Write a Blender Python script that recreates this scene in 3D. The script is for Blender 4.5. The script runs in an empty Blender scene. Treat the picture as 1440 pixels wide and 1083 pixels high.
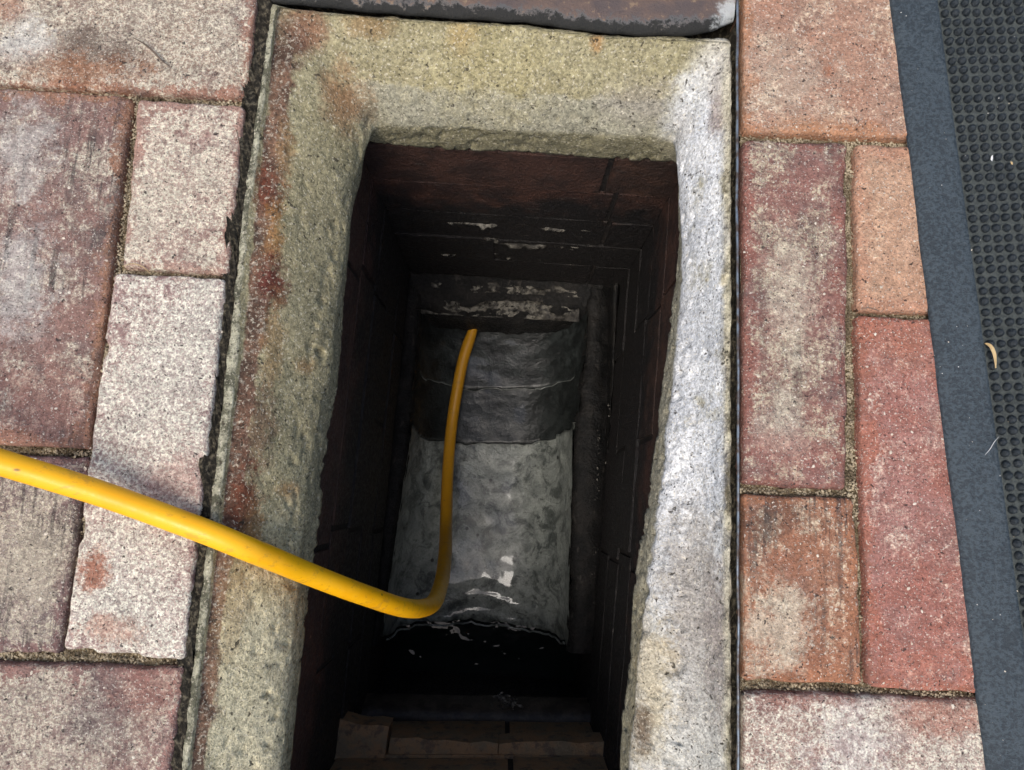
import bpy, math, random
import numpy as np
from mathutils import Vector, Matrix, noise as mnoise

# ------------------------------------------------------------------ camera, sky, sun, exposure
sc = bpy.context.scene
col = sc.collection
IW, IH, F = 1440.0, 1083.0, 1082.0          # photo size and focal length in photo pixels
CAMH = 0.47                                  # camera height above the paving (m)
down = Vector((-15.0, -160.0, -F)).normalized()
yax = Vector((320.0, 7400.0, -F)).normalized()
zax = -down
yax = (yax - zax * yax.dot(zax)).normalized()
xax = yax.cross(zax)
M = Matrix((xax, yax, zax))                  # camera space -> world
cam_data = bpy.data.cameras.new('camera')
cam = bpy.data.objects.new('camera', cam_data)
col.objects.link(cam)
cam.matrix_world = Matrix.Translation((0, 0, CAMH)) @ M.to_4x4()
cam_data.sensor_fit = 'HORIZONTAL'
cam_data.sensor_width = 36.0
cam_data.lens = 36.0 * F / IW
cam_data.clip_start = 0.01
cam_data.clip_end = 100.0
sc.camera = cam

SUN_EL, SUN_AZ = math.radians(65), math.radians(-147)      # azimuth from +Y, clockwise: soft light from behind and left of the photographer
world = bpy.data.worlds.new('World')
sc.world = world
world.use_nodes = True
wn = world.node_tree
bg = wn.nodes['Background']
sky = wn.nodes.new('ShaderNodeTexSky')
sky.sky_type = 'NISHITA'
sky.sun_disc = False
sky.sun_elevation = SUN_EL
sky.sun_rotation = SUN_AZ
sky.air_density = 1.0
sky.dust_density = 4.0
sky.ozone_density = 1.0
wn.links.new(sky.outputs[0], bg.inputs['Color'])
bg.inputs['Strength'].default_value = 0.12
sd = bpy.data.lights.new('sun', 'SUN')
sd.energy = 1.2
sd.angle = math.radians(30)
sd.color = (1.0, 0.95, 0.87)
so = bpy.data.objects.new('sun', sd)
col.objects.link(so)
sdir = Vector((math.sin(SUN_AZ) * math.cos(SUN_EL), math.cos(SUN_AZ) * math.cos(SUN_EL), math.sin(SUN_EL)))
so.rotation_euler = (-sdir).to_track_quat('-Z', 'Y').to_euler()
so.location = sdir * 5
sc.view_settings.view_transform = 'Standard'
sc.view_settings.look = 'None'
sc.view_settings.gamma = 1.0
sc.view_settings.use_curve_mapping = False
sc.view_settings.exposure = 0.72
sc.cycles.max_bounces = 6
sc.cycles.diffuse_bounces = 3
sc.cycles.glossy_bounces = 2
sc.cycles.transmission_bounces = 2
sc.cycles.use_adaptive_sampling = True
sc.cycles.adaptive_threshold = 0.02
sc.cycles.caustics_reflective = False

# ------------------------------------------------------------------ small helpers
rnd = random.Random(7)

def at(u, v, z=0.0):
    """photo pixel -> the point it shows on the level plane z"""
    d = M @ Vector((u - IW / 2, -(v - IH / 2), -F))
    t = (z - CAMH) / d.z
    return Vector((d.x * t, d.y * t, z))

def px(p):
    """world point -> photo pixel"""
    c = M.transposed() @ (Vector(p) - Vector((0, 0, CAMH)))
    return (IW / 2 + F * c.x / -c.z, IH / 2 - F * c.y / -c.z)

def fbm(p, octaves=4, rough=0.5):
    a, s, t = 1.0, 0.0, 0.0
    for _ in range(octaves):
        s += a * mnoise.noise(p)
        t += a
        a *= rough
        p = p * 2.03 + Vector((3.1, 7.7, 1.3))
    return s / t

def mesh(name, verts, faces, mat=None, parent=None, smooth=True, origin=None, attrs=None):
    o = Vector(origin) if origin is not None else Vector((0, 0, 0))
    me = bpy.data.meshes.new(name)
    me.from_pydata([tuple(Vector(v) - o) for v in verts], [], faces)
    if smooth:
        me.polygons.foreach_set('use_smooth', [True] * len(me.polygons))
    if attrs:
        for k, vals in attrs.items():
            a = me.attributes.new(k, 'FLOAT', 'POINT')
            a.data.foreach_set('value', vals)
    me.validate()
    if mat:
        me.materials.append(mat)
    ob = bpy.data.objects.new(name, me)
    col.objects.link(ob)
    ob.location = o
    if parent:
        ob.parent = parent
        ob.matrix_parent_inverse = Matrix.Identity(4)
        ob.location = o - world_loc(parent)
    return ob

def world_loc(o):
    l = Vector(o.location)
    while o.parent:
        o = o.parent
        l += Vector(o.location)
    return l

def empty(name, loc=(0, 0, 0), parent=None):
    e = bpy.data.objects.new(name, None)
    e.empty_display_size = 0.05
    col.objects.link(e)
    e.location = loc
    if parent:
        e.parent = parent
        e.location = Vector(loc) - world_loc(parent)
    return e

def tag(o, label=None, cat=None, group=None, kind=None):
    if label: o['label'] = label
    if cat: o['category'] = cat
    if group: o['group'] = group
    if kind: o['kind'] = kind
    return o

def grid_faces(nu, nv, wrap=False, off=0):
    f = []
    for i in range(nu if wrap else nu - 1):
        i2 = (i + 1) % nu
        for j in range(nv - 1):
            f.append((off + i * nv + j, off + i2 * nv + j, off + i2 * nv + j + 1, off + i * nv + j + 1))
    return f

# ------------------------------------------------------------------ node helpers
class NT:
    def __init__(self, name):
        self.m = bpy.data.materials.new(name)
        self.m.use_nodes = True
        self.t = self.m.node_tree
        self.b = self.t.nodes['Principled BSDF']
        self.out = self.t.nodes['Material Output']
        g = self.t.nodes.new('ShaderNodeNewGeometry')
        self.P = g.outputs['Position']
        self.N = g.outputs['Normal']
        self.cache = {}
    def new(self, k):
        return self.t.nodes.new(k)
    def put(self, sock, v):
        if isinstance(v, bpy.types.NodeSocket):
            self.t.links.new(v, sock)
        elif isinstance(v, (tuple, list)) and len(v) == 3 and sock.type == 'RGBA':
            sock.default_value = (*v, 1.0)
        else:
            sock.default_value = v
    def off(self, vec, o=(0, 0, 0), s=(1, 1, 1), rot=(0, 0, 0)):
        n = self.new('ShaderNodeMapping')
        self.put(n.inputs['Vector'], vec)
        n.inputs['Location'].default_value = o
        n.inputs['Rotation'].default_value = rot
        n.inputs['Scale'].default_value = s
        return n.outputs[0]
    def noise(self, scale, detail=4, rough=0.55, vec=None, dist=0.0):
        if vec is None:
            key = (scale, detail, rough, dist)
            if key not in self.cache: self.cache[key] = self.noise(scale, detail, rough, self.P, dist)
            return self.cache[key]
        n = self.new('ShaderNodeTexNoise')
        self.put(n.inputs['Vector'], vec if vec is not None else self.P)
        n.inputs['Scale'].default_value = scale
        n.inputs['Detail'].default_value = detail
        n.inputs['Roughness'].default_value = rough
        n.inputs['Distortion'].default_value = dist
        return n.outputs[0]
    def vor(self, scale, vec=None, feature='F1', rnd_=1.0):
        n = self.new('ShaderNodeTexVoronoi')
        n.feature = feature
        self.put(n.inputs['Vector'], vec if vec is not None else self.P)
        n.inputs['Scale'].default_value = scale
        n.inputs['Randomness'].default_value = rnd_
        return n
    def rng(self, x, a, b, lo=0.0, hi=1.0, smooth=True):
        n = self.new('ShaderNodeMapRange')
        n.interpolation_type = 'SMOOTHSTEP' if smooth else 'LINEAR'
        self.put(n.inputs['Value'], x)
        n.inputs['From Min'].default_value = a
        n.inputs['From Max'].default_value = b
        n.inputs['To Min'].default_value = lo
        n.inputs['To Max'].default_value = hi
        return n.outputs[0]
    def math(self, op, a, b=0.0, clamp=False):
        n = self.new('ShaderNodeMath')
        n.operation = op
        n.use_clamp = clamp
        self.put(n.inputs[0], a)
        self.put(n.inputs[1], b)
        return n.outputs[0]
    def mul(self, a, b): return self.math('MULTIPLY', a, b)
    def add(self, a, b): return self.math('ADD', a, b)
    def mix(self, f, a, b, mode='MIX'):
        n = self.new('ShaderNodeMix')
        n.data_type = 'RGBA'
        n.blend_type = mode
        n.clamp_factor = True
        self.put(n.inputs[0], f)
        self.put(n.inputs[6], a)
        self.put(n.inputs[7], b)
        return n.outputs[2]
    def grey(self, v):
        n = self.new('ShaderNodeCombineColor')
        for i in range(3): self.put(n.inputs[i], v)
        return n.outputs[0]
    def attr(self, name):
        n = self.new('ShaderNodeAttribute')
        n.attribute_name = name
        return n.outputs['Fac']
    def blob(self, c, r, soft=0.5, wob=0.5, wscale=60, squash=(1, 1, 1)):
        """a stain with its own ragged outline round world point c"""
        nw = self.new('ShaderNodeVectorMath'); nw.operation = 'SUBTRACT'
        self.put(nw.inputs[0], self.P); nw.inputs[1].default_value = tuple(c)
        ns = self.new('ShaderNodeVectorMath'); ns.operation = 'MULTIPLY'
        self.put(ns.inputs[0], nw.outputs[0]); ns.inputs[1].default_value = tuple(squash)
        ln = self.new('ShaderNodeVectorMath'); ln.operation = 'LENGTH'
        self.put(ln.inputs[0], ns.outputs[0])
        d = self.math('DIVIDE', ln.outputs['Value'], r)
        if ('w', wscale) not in self.cache:
            self.cache[('w', wscale)] = self.math('SUBTRACT', self.add(self.mul(self.noise(wscale, 3, .65), .62), self.mul(self.noise(430, 2, .7), .38)), .5)
        d = self.add(d, self.mul(self.cache[('w', wscale)], wob * 9))
        return self.rng(d, 0.3, 1.35, 1.0, 0.0)
    def bump(self, h, strength=0.5, dist=0.001, normal=None):
        n = self.new('ShaderNodeBump')
        n.inputs['Strength'].default_value = strength
        n.inputs['Distance'].default_value = dist
        self.put(n.inputs['Height'], h)
        if normal is not None: self.put(n.inputs['Normal'], normal)
        return n.outputs[0]
    def done(self, color, rough=0.8, normal=None, spec=0.3, **kw):
        self.put(self.b.inputs['Base Color'], color)
        self.put(self.b.inputs['Roughness'], rough)
        self.put(self.b.inputs['Specular IOR Level'], spec)
        if normal is not None: self.put(self.b.inputs['Normal'], normal)
        for k, v in kw.items(): self.put(self.b.inputs[k.replace('_', ' ')], v)
        return self.m

def brick_mat(name, c1, c2, pale, pale_amt, seed, dark=0.3, streak=0.0, rim=(0.36, 0.15, 0.08), speck=0.5, blobs=(), edgepale=0.0, sat=.2):
    t = NT(name)
    def soft(c, k):
        l = .35 * c[0] + .5 * c[1] + .15 * c[2]
        return tuple(x + (l - x) * k for x in c)
    c1, c2, rim = soft(c1, sat), soft(c2, sat), soft(rim, sat)
    pale = (pale[0], pale[1] * .985, pale[2] * .90)
    P = t.off(t.P, (seed * 1.37, seed * 0.71, seed * 0.33))
    big = t.noise(15, 2, 0.6, P)
    mid = t.noise(52, 4, 0.68, P)
    mot = t.noise(120, 3, 0.7, t.off(P, (5, 5, 5)))
    fine = t.noise(390, 3, 0.75, P)
    spk = t.noise(760, 1, 0.6, t.off(P, (3, 9, 4)))
    cell = t.vor(980, P)
    cr = t.new('ShaderNodeSeparateColor'); t.put(cr.inputs[0], cell.outputs['Color'])
    edge = t.attr('edge')                                   # metres from the nearest arris
    c = t.mix(t.rng(t.add(t.mul(big, .55), t.mul(mid, .45)), .40, .60), c1, c2)
    # worn red arrises
    e = t.rng(t.add(edge, t.add(t.mul(t.math('SUBTRACT', mid, .5), .040), t.mul(t.math('SUBTRACT', fine, .5), .016))), .002, .009, 1, 0)
    c = t.mix(t.mul(e, .7), c, rim)
    # grey weathering
    g = t.rng(t.add(t.mul(t.noise(28, 4, .7, t.off(P, (4, 2, 1))), .7), t.mul(fine, .3)), .49, .60)
    c = t.mix(t.mul(g, dark), c, (0.115, 0.095, 0.088))
    # pale lime and cement film, patchy and granular
    th = 0.68 - 0.33 * pale_amt
    pm = t.add(t.add(t.mul(big, .24), t.mul(t.noise(38, 4, .7, t.off(P, (9, 3, 5))), .32)), t.add(t.mul(fine, .18), t.mul(mot, .26)))
    pm = t.math('SUBTRACT', pm, t.mul(e, .09 * (1 - edgepale)))
    pmask = t.rng(pm, th - .035, th + .06)
    gran = t.rng(t.add(t.mul(fine, .55), t.mul(cr.outputs[2], .22)), .30, .50, .25, 1)
    c = t.mix(t.mul(t.mul(pmask, gran), .95), c, pale)
    # streaks left by the brush
    if streak:
        s = t.noise(26, 4, .7, t.off(P, (1, 5, 2), (8, .55, 1)))
        s2 = t.rng(t.add(t.mul(big, .7), t.mul(fine, .3)), .42, .56)
        sm = t.mul(t.rng(s, .52, .60), s2)
        c = t.mix(t.mul(sm, streak), c, (0.045, 0.038, 0.036))
    for (cen, r, colr, amt, sq) in blobs:
        c = t.mix(t.mul(t.blob(cen, r, squash=sq), amt), c, colr)
    # light mineral flecks and dark pits, irregular in size
    fl = t.rng(spk, .64 - .03 * speck, .70 - .03 * speck)
    c = t.mix(t.mul(fl, .6), c, (0.72, 0.65, 0.55))
    pit = t.rng(t.noise(250, 2, .75, t.off(P, (2, 2, 2))), .335, .29)
    pit2 = t.rng(t.noise(520, 1, .7, t.off(P, (7, 1, 2))), .335, .29)
    c = t.mix(t.mul(t.math('MAXIMUM', pit, t.mul(pit2, .8)), .85), c, (0.040, 0.032, 0.030))
    c = t.mix(1.0, c, t.grey(t.rng(mot, .3, .7, .80, 1.20, False)), 'MULTIPLY')
    c = t.mix(1.0, c, t.grey(t.add(t.rng(cr.outputs[0], 0, 1, .82, 1.14, False), t.rng(fine, .35, .65, -.20, .26, False))), 'MULTIPLY')
    h = t.add(t.add(t.mul(fine, 1.0), t.mul(cr.outputs[0], .22)), t.add(t.mul(fl, .25), t.mul(pit, -.7)))
    n = t.bump(h, 1.0, .0018)
    return t.done(c, .86, n, .25)

# ------------------------------------------------------------------ setting: sand bed under the paving, with the pit cut out of it
def sand_material():
    t = NT('jointing_sand')
    a = t.noise(500, 4, .7); v = t.vor(900)
    vr = t.new('ShaderNodeSeparateColor'); t.put(vr.inputs[0], v.outputs['Color'])
    c = t.mix(t.rng(a, .35, .65), (.13, .095, .055), (.36, .29, .18))
    c = t.mix(t.rng(vr.outputs[0], .78, .9), c, (.55, .5, .36))
    c = t.mix(t.rng(t.noise(24, 4, .6), .5, .7, 0, .75), c, (.055, .045, .03))
    n = t.bump(t.add(v.outputs['Distance'], a), 1, .0016)
    return t.done(c, .95, n, .1)

def soil_material():
    t = NT('black_gap_soil')
    a = t.noise(300, 5, .7)
    c = t.mix(t.rng(a, .45, .7), (.018, .016, .012), (.15, .13, .09))
    return t.done(c, .9, t.bump(a, 1, .002), .2)

SAND, SOIL = sand_material(), soil_material()
hole_px = [(368, -12), (1041, 14), (1041, 1420), (206, 1420)]
hole = [at(u, v, -.009) for u, v in hole_px]
BIG = 3.0
outer = [Vector((-BIG, BIG, -.009)), Vector((BIG, BIG, -.009)), Vector((BIG, -BIG, -.009)), Vector((-BIG, -BIG, -.009))]
low = [p + Vector((0, 0, -.06)) for p in hole]
gv = outer + hole + low
gf = [(i, (i + 1) % 4, 4 + (i + 1) % 4, 4 + i) for i in range(4)] + [(4 + i, 4 + (i + 1) % 4, 8 + (i + 1) % 4, 8 + i) for i in range(4)]
paving = mesh('paving', gv, gf, SAND, smooth=False)
paving.data.materials.append(SOIL)
for k in range(4, 8): paving.data.polygons[k].material_index = 1
tag(paving, 'weathered red clay brick paving laid round the open drain', kind='structure')

# ------------------------------------------------------------------ the paving bricks in view
def paver(c4, mat, seed, r=.0035, top=0.0, res=.0045, chip=1.0):
    """one clay paver: rounded arrises, uneven face, nicked outline. c4: TL TR BR BL world points"""
    TL, TR, BR, BL = c4
    wl = ((TR - TL).length + (BR - BL).length) / 2
    hl = ((BL - TL).length + (BR - TR).length) / 2
    def params(L):
        e = [0, .0006, .0014, .0024, .0036, .0056]
        n = max(2, int((L - .0112) / res))
        mid = [.0056 + (L - .0112) * i / n for i in range(1, n)]
        return [x / L for x in e + mid + [L - y for y in reversed(e)]]
    S, T = params(wl), params(hl)
    ns, nt_ = len(S), len(T)
    sd = Vector((seed * 13.1, seed * 7.3, seed * 3.7))
    tilt = ((mnoise.noise(sd) * .0012), (mnoise.noise(sd * 2.1) * .0012))
    V, E = [], []
    for s in S:
        for q in T:
            p = TL.lerp(TR, s).lerp(BL.lerp(BR, s), q)
            ds = min(s, 1 - s) * wl
            dt = min(q, 1 - q) * hl
            # outline wobble, fading inside
            fade = max(0.0, 1 - min(ds, dt) / .012)
            w = Vector((fbm(p * 70 + sd, 3), fbm(p * 70 + sd + Vector((9, 9, 9)), 3), 0)) * .0022 * fade
            # round the corners
            rc = .0035
            d = min(ds, dt)
            if ds < rc and dt < rc:
                k = math.hypot(rc - ds, rc - dt)
                d = rc - k
                if d < 0:
                    cx = TL.lerp(TR, .5).lerp(BL.lerp(BR, .5), .5)
                    p = p + (cx - p).normalized() * (-d) * 1.1
                    d = 0
            z = 0.0
            rr = r * (1 + .5 * fbm(p * 40 + sd, 2))
            if d < rr:
                z -= rr - math.sqrt(max(0, rr * rr - (rr - d) ** 2))
            ch = fbm(p * 55 + sd * 2, 3)
            if d < .008 and ch > .18:
                z -= chip * min(.0045, (ch - .18) * .022) * (1 - d / .008)
            z += fbm(p * 35 + sd, 4) * .0011 + fbm(p * 220 + sd, 2, .6) * .00035
            z += tilt[0] * (s - .5) + tilt[1] * (q - .5)
            V.append(Vector((p.x + w.x, p.y + w.y, top + z)))
            E.append(min(ds, dt))
    Fc = [tuple(reversed(f)) for f in grid_faces(ns, nt_)]
    loop = [i * nt_ for i in range(ns)] + [(ns - 1) * nt_ + j for j in range(1, nt_)] + [i * nt_ + nt_ - 1 for i in range(ns - 2, -1, -1)] + [j for j in range(nt_ - 2, 0, -1)]
    b = len(V)
    for i in loop:
        v = V[i]
        V.append(Vector((v.x, v.y, -.032)))
        E.append(0.0)
    n = len(loop)
    for k in range(n):
        Fc.append((loop[k], loop[(k + 1) % n], b + (k + 1) % n, b + k))
    cen = (TL + TR + BR + BL) / 4
    return mesh('brick', V, Fc, mat, paving, True, (cen.x, cen.y, 0), {'edge': E})

PALE = (.50, .46, .395)
bricks = [
    # quad in the photo (TL TR BR BL), colours, lime film, streaks ...
    ([(-150, -120), (371, -104), (346, 135), (-165, 110)], (.30, .20, .15), (.27, .15, .10), (.55, .505, .42), .80, dict(dark=.55, blobs=[(at(130, 75), .030, (.10, .07, .055), .75, (1, 1.5, 1)), (at(35, 55), .018, (.60, .58, .52), .7, (1, 1, 1)), (at(110, 100), .022, (.30, .13, .06), .6, (.5, 1.6, 1)), (at(10, 15), .012, (.30, .14, .08), .6, (1, 1, 1))])),
    ([(-78, 118), (183, 132), (124, 630), (-132, 622)], (.27, .14, .105), (.24, .135, .11), (.46, .42, .35), .52, dict(dark=.5, streak=.75, rim=(.36, .16, .065), blobs=[(at(30, 215), .022, (.50, .47, .42), .55, (1, .7, 1)), (at(30, 400), .022, (.48, .46, .42), .55, (1, .6, 1)), (at(60, 580), .035, (.33, .17, .13), .45, (1, 1, 1))])),
    ([(193, 139), (342, 148), (320, 385), (170, 375)], (.36, .20, .155), (.38, .26, .20), (.60, .565, .475), .74, dict(dark=.2, rim=(.40, .22, .15))),
    ([(160, 383), (317, 390), (257, 930), (88, 914)], (.36, .21, .18), (.36, .26, .23), (.66, .645, .575), .82, dict(dark=.25, rim=(.36, .21, .18), edgepale=.6, blobs=[(at(132, 800), .010, (.30, .11, .06), .85, (1, .8, 1)), (at(265, 690), .02, (.40, .22, .18), .5, (.6, 1, 1)), (at(150, 885), .014, (.36, .17, .11), .6, (.7, 1.5, 1))])),
    ([(-142, 636), (122, 642), (81, 921), (-165, 916)], (.25, .15, .125), (.22, .15, .135), (.42, .38, .31), .60, dict(dark=.5, streak=.6, rim=(.22, .10, .085), blobs=[(at(35, 800), .03, (.42, .37, .28), .5, (1, 1, 1))])),
    ([(-270, 926), (256, 940), (227, 1182), (-290, 1165)], (.27, .15, .12), (.25, .165, .14), (.46, .42, .35), .70, dict(dark=.45, rim=(.33, .16, .12), blobs=[(at(150, 1000), .022, (.07, .06, .065), .45, (1, .7, 1)), (at(210, 970), .02, (.27, .12, .09), .5, (1, 1, 1))])),
    ([(1046, -72), (1560, -58), (1566, 206), (1046, 184)], (.38, .20, .125), (.40, .235, .155), (.55, .45, .35), .46, dict(sat=.10, dark=.22, rim=(.42, .19, .085), speck=.9, blobs=[(at(1165, 100), .0045, (.28, .08, .03), .95, (1, 1, 1)), (at(1150, 178), .018, (.40, .20, .10), .45, (.5, 2, 1)), (at(1110, 110), .03, (.44, .38, .29), .4, (1, 1, 1))])),
    ([(1046, 194), (1194, 201), (1192, 690), (1046, 683)], (.27, .115, .085), (.25, .125, .10), (.44, .39, .30), .58, dict(dark=.4, streak=.35, rim=(.28, .095, .06), blobs=[(at(1110, 420), .022, (.48, .42, .32), .55, (1.4, .5, 1)), (at(1100, 600), .016, (.46, .41, .32), .55, (1, .7, 1)), (at(1110, 640), .015, (.28, .11, .09), .5, (.6, 1, 1))])),
    ([(1203, 201), (1462, 212), (1466, 446), (1208, 436)], (.44, .26, .165), (.46, .29, .19), (.56, .45, .335), .28, dict(sat=0, dark=.12, rim=(.42, .22, .14), speck=.5)),
    ([(1206, 444), (1475, 455), (1500, 984), (1223, 968)], (.34, .115, .075), (.36, .16, .125), (.54, .43, .36), .42, dict(sat=.18, dark=.3, rim=(.38, .12, .06), speck=.8, blobs=[(at(1300, 940), .02, (.38, .13, .075), .45, (.7, 1, 1)), (at(1260, 480), .022, (.36, .145, .085), .45, (.7, 1, 1))])),
    ([(1046, 695), (1204, 701), (1214, 964), (1046, 959)], (.33, .13, .06), (.34, .15, .075), (.54, .45, .345), .52, dict(sat=.16, dark=.35, streak=.9, rim=(.36, .14, .055), blobs=[(at(1090, 880), .024, (.50, .44, .33), .7, (1, .9, 1)), (at(1090, 735), .012, (.05, .035, .03), .5, (.5, 1, 1))])),
    ([(1046, 974), (1580, 992), (1592, 1255), (1046, 1235)], (.32, .15, .115), (.34, .20, .165), (.60, .57, .50), .78, dict(dark=.3, rim=(.34, .15, .10), edgepale=.6, blobs=[(at(1330, 1010), .022, (.30, .11, .07), .65, (.6, 1.6, 1)), (at(1200, 1060), .03, (.58, .57, .53), .4, (1, 1, 1))])),
]
brick_objs = []
for i, (q, c1, c2, pale, amt, kw) in enumerate(bricks):
    m = brick_mat('clay_paver_%d' % i, c1, c2, pale, amt, i + 1, **kw)
    ob = paver([at(u, v, 0) for u, v in q], m, i + 1, r=.0028 + .0012 * ((i * 37) % 10) / 10)
    brick_objs.append(ob)

# further bricks, out of the picture, so that the paving goes on round the drain
far_mats = [brick_mat('clay_paver_far_%d' % k, *a, k + 40) for k, a in enumerate([((.32, .17, .13), (.30, .19, .15), PALE, .7), ((.34, .14, .09), (.32, .16, .12), PALE, .45)])]
fm = []
for m in far_mats:
    L, Wd = .230, .113
    o = paver([Vector((-L / 2, Wd / 2, 0)), Vector((L / 2, Wd / 2, 0)), Vector((L / 2, -Wd / 2, 0)), Vector((-L / 2, -Wd / 2, 0))], m, 77, res=.012)
    fm.append(o)
proto_used = [False, False]
occ = [[at(u, v, 0) for u, v in q] for q, *_ in bricks] + [[at(u, v, 0) for u, v in [(340, -330), (1062, -320), (1062, 1440), (190, 1440)]]]
def inside(p, quad, mrg):
    xs = [v.x for v in quad]; ys = [v.y for v in quad]
    return min(xs) - mrg[0] < p[0] < max(xs) + mrg[0] and min(ys) - mrg[1] < p[1] < max(ys) + mrg[1]
for r_ in range(-7, 7):
    for c_ in range(-4, 6):
        x = c_ * .236 + (.118 if r_ % 2 else 0) - .02
        y = r_ * .119 + .02
        if any(inside((x, y), q, (.117, .058)) for q in occ):
            continue
        k = (r_ * 3 + c_) % 2
        if not proto_used[k]:
            o = fm[k]; proto_used[k] = True
        else:
            o = fm[k].copy(); col.objects.link(o)
        o.location = (x, y, rnd.uniform(-.001, .001))
        o.rotation_euler = (0, 0, rnd.choice((0, math.pi)) + rnd.uniform(-.01, .01))

laid = [(o.location.x, o.location.y) for o in paving.children if o.data in (fm[0].data, fm[1].data)]
def overlaps(x, y, hw, hh):
    for q in occ:
        xs = [v.x for v in q]; ys = [v.y for v in q]
        if x + hw > min(xs) and x - hw < max(xs) and y + hh > min(ys) and y - hh < max(ys): return True
    return any(abs(x - a) < .115 + hw and abs(y - b) < .0565 + hh for a, b in laid)
half = [Vector((-.0555, .0565, 0)), Vector((.0555, .0565, 0)), Vector((.0555, -.0565, 0)), Vector((-.0555, -.0565, 0))]
hb = None
placed = []
for yy in range(-80, 80):
    for xx in range(-95, 130):
        x, y = xx * .01, yy * .01
        if overlaps(x, y, .056, .057) or any(abs(x - a) < .114 and abs(y - b) < .116 for a, b in placed): continue
        placed.append((x, y))
        if hb is None:
            hb = paver(half, far_mats[0], 91, res=.014); o = hb
        else:
            o = hb.copy(); col.objects.link(o)
        o.location = (x, y, rnd.uniform(-.001, .001))

# ------------------------------------------------------------------ drain chamber: concrete collar
chamber = empty('drain_chamber', at(690, 720, -.56))
tag(chamber, 'open rectangular drain pit with sandy concrete collar and dark brick walls', 'drain')

RINGS = [  # (z, left FL->NL, right NR->FR, far FR->FL) polylines in the photo
    (-.050, [(378, 2), (318, 500), (256, 1050), (217, 1402)], [(1032, 1402), (1032, 48)], [(1032, 48), (850, 42), (740, 28), (530, 16), (378, 2)]),
    (-.0025, [(383, 4), (341, 300), (321, 500), (259, 1050), (220, 1400)], [(1031, 1400), (1031, 50)], [(1031, 50), (850, 44), (740, 30), (530, 18), (380, 4)]),
    (-.0008, [(388, 8), (348, 300), (336, 420), (333, 500), (268, 1050), (229, 1390)], [(1029, 1390), (1029, 55)], [(1029, 55), (850, 48), (740, 34), (530, 22), (388, 8)]),
    (-.0055, [(391, 10), (341, 500), (273, 1050), (234, 1388)], [(1026, 1388), (1026, 58)], [(1026, 58), (850, 51), (740, 37), (530, 25), (391, 10)]),
    (-.0080, [(420, 24), (366, 500), (291, 1050), (255, 1370)], [(1021, 1370), (1018, 66)], [(1018, 66), (850, 60), (740, 46), (530, 34), (420, 24)]),
    (-.030, [(490, 118), (458, 260), (422, 500), (393, 680), (372, 866), (350, 1050), (322, 1300)], [(970, 1300), (975, 1015), (983, 800), (988, 521), (984, 300), (970, 140)], [(970, 140), (850, 138), (740, 130), (600, 122), (490, 118)]),
    (-.055, [(526, 176), (497, 260), (467, 500), (433, 680), (413, 866), (401, 1015), (385, 1240)], [(872, 1240), (892, 1015), (900, 903), (917, 792), (930, 690), (951, 521), (959, 411), (958, 300), (948, 192)], [(948, 192), (850, 190), (740, 185), (526, 176)]),
    (-.090, [(512, 203), (506, 260), (495, 300), (478, 500), (453, 680), (430, 866), (415, 1015), (395, 1201)], [(868, 1201), (876, 1015), (885, 903), (896, 792), (914, 700), (931, 521), (947, 411), (957, 337), (955, 232)], [(955, 232), (850, 224), (740, 216), (512, 203)]),
]
NL_, NN_, NR_, NF_ = 300, 60, 300, 150

def poly_at(pl, t, axis):
    a0, a1 = pl[0][axis], pl[-1][axis]
    x = a0 + (a1 - a0) * t
    for (p, q) in zip(pl[:-1], pl[1:]):
        lo, hi = sorted((p[axis], q[axis]))
        if lo - 1e-6 <= x <= hi + 1e-6:
            k = (x - p[axis]) / (q[axis] - p[axis]) if q[axis] != p[axis] else 0
            return (p[0] + (q[0] - p[0]) * k, p[1] + (q[1] - p[1]) * k)
    return pl[-1]

def ring_loop(z, left, right, far):
    pts = []
    for i in range(NL_): pts.append(at(*poly_at(left, i / NL_, 1), z))
    for i in range(NN_):
        k = i / NN_
        a, b = at(*left[-1], z), at(*right[0], z)
        pts.append(a.lerp(b, k))
    for i in range(NR_): pts.append(at(*poly_at(right, i / NR_, 1), z))
    for i in range(NF_): pts.append(at(*poly_at(far, i / NF_, 0), z))
    return pts

def smooth_loop(pts, it):
    n = len(pts)
    a = np.array([tuple(p) for p in pts])
    for _ in range(it):
        a = (np.roll(a, 1, 0) + a * 2 + np.roll(a, -1, 0)) / 4
    return [Vector(p) for p in a]

loops = [ring_loop(*r) for r in RINGS]
sm = [2, 2, 2, 3, 8, 18, 16, 10]
loops = [smooth_loop(l, k) for l, k in zip(loops, sm)]
NTOT = NL_ + NN_ + NR_ + NF_
for i in range(NTOT):
    w_ = min(1, max(0, (i - NL_) / 10)) * min(1, max(0, (NTOT - i) / 6))       # 0 along the left side, 1 elsewhere
    for k in (1, 2):
        p = loops[k][i]
        p.z -= .0035 * w_ * (1.3 if k == 1 else 1)
        wob = fbm(p * 90 + Vector((k * 5, 0, 0)), 4, .65)
        p.x += wob * .0022; p.y += fbm(p * 90 + Vector((0, 7, k)), 4, .65) * .0022 * w_
        p.z += fbm(p * 70 + Vector((k, 2, 8)), 3) * .0016
loops[0] = [Vector((p.x, p.y, -.05)) for p in loops[1]]
cen_xy = sum((p for p in loops[-1]), Vector()) / NTOT
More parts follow.
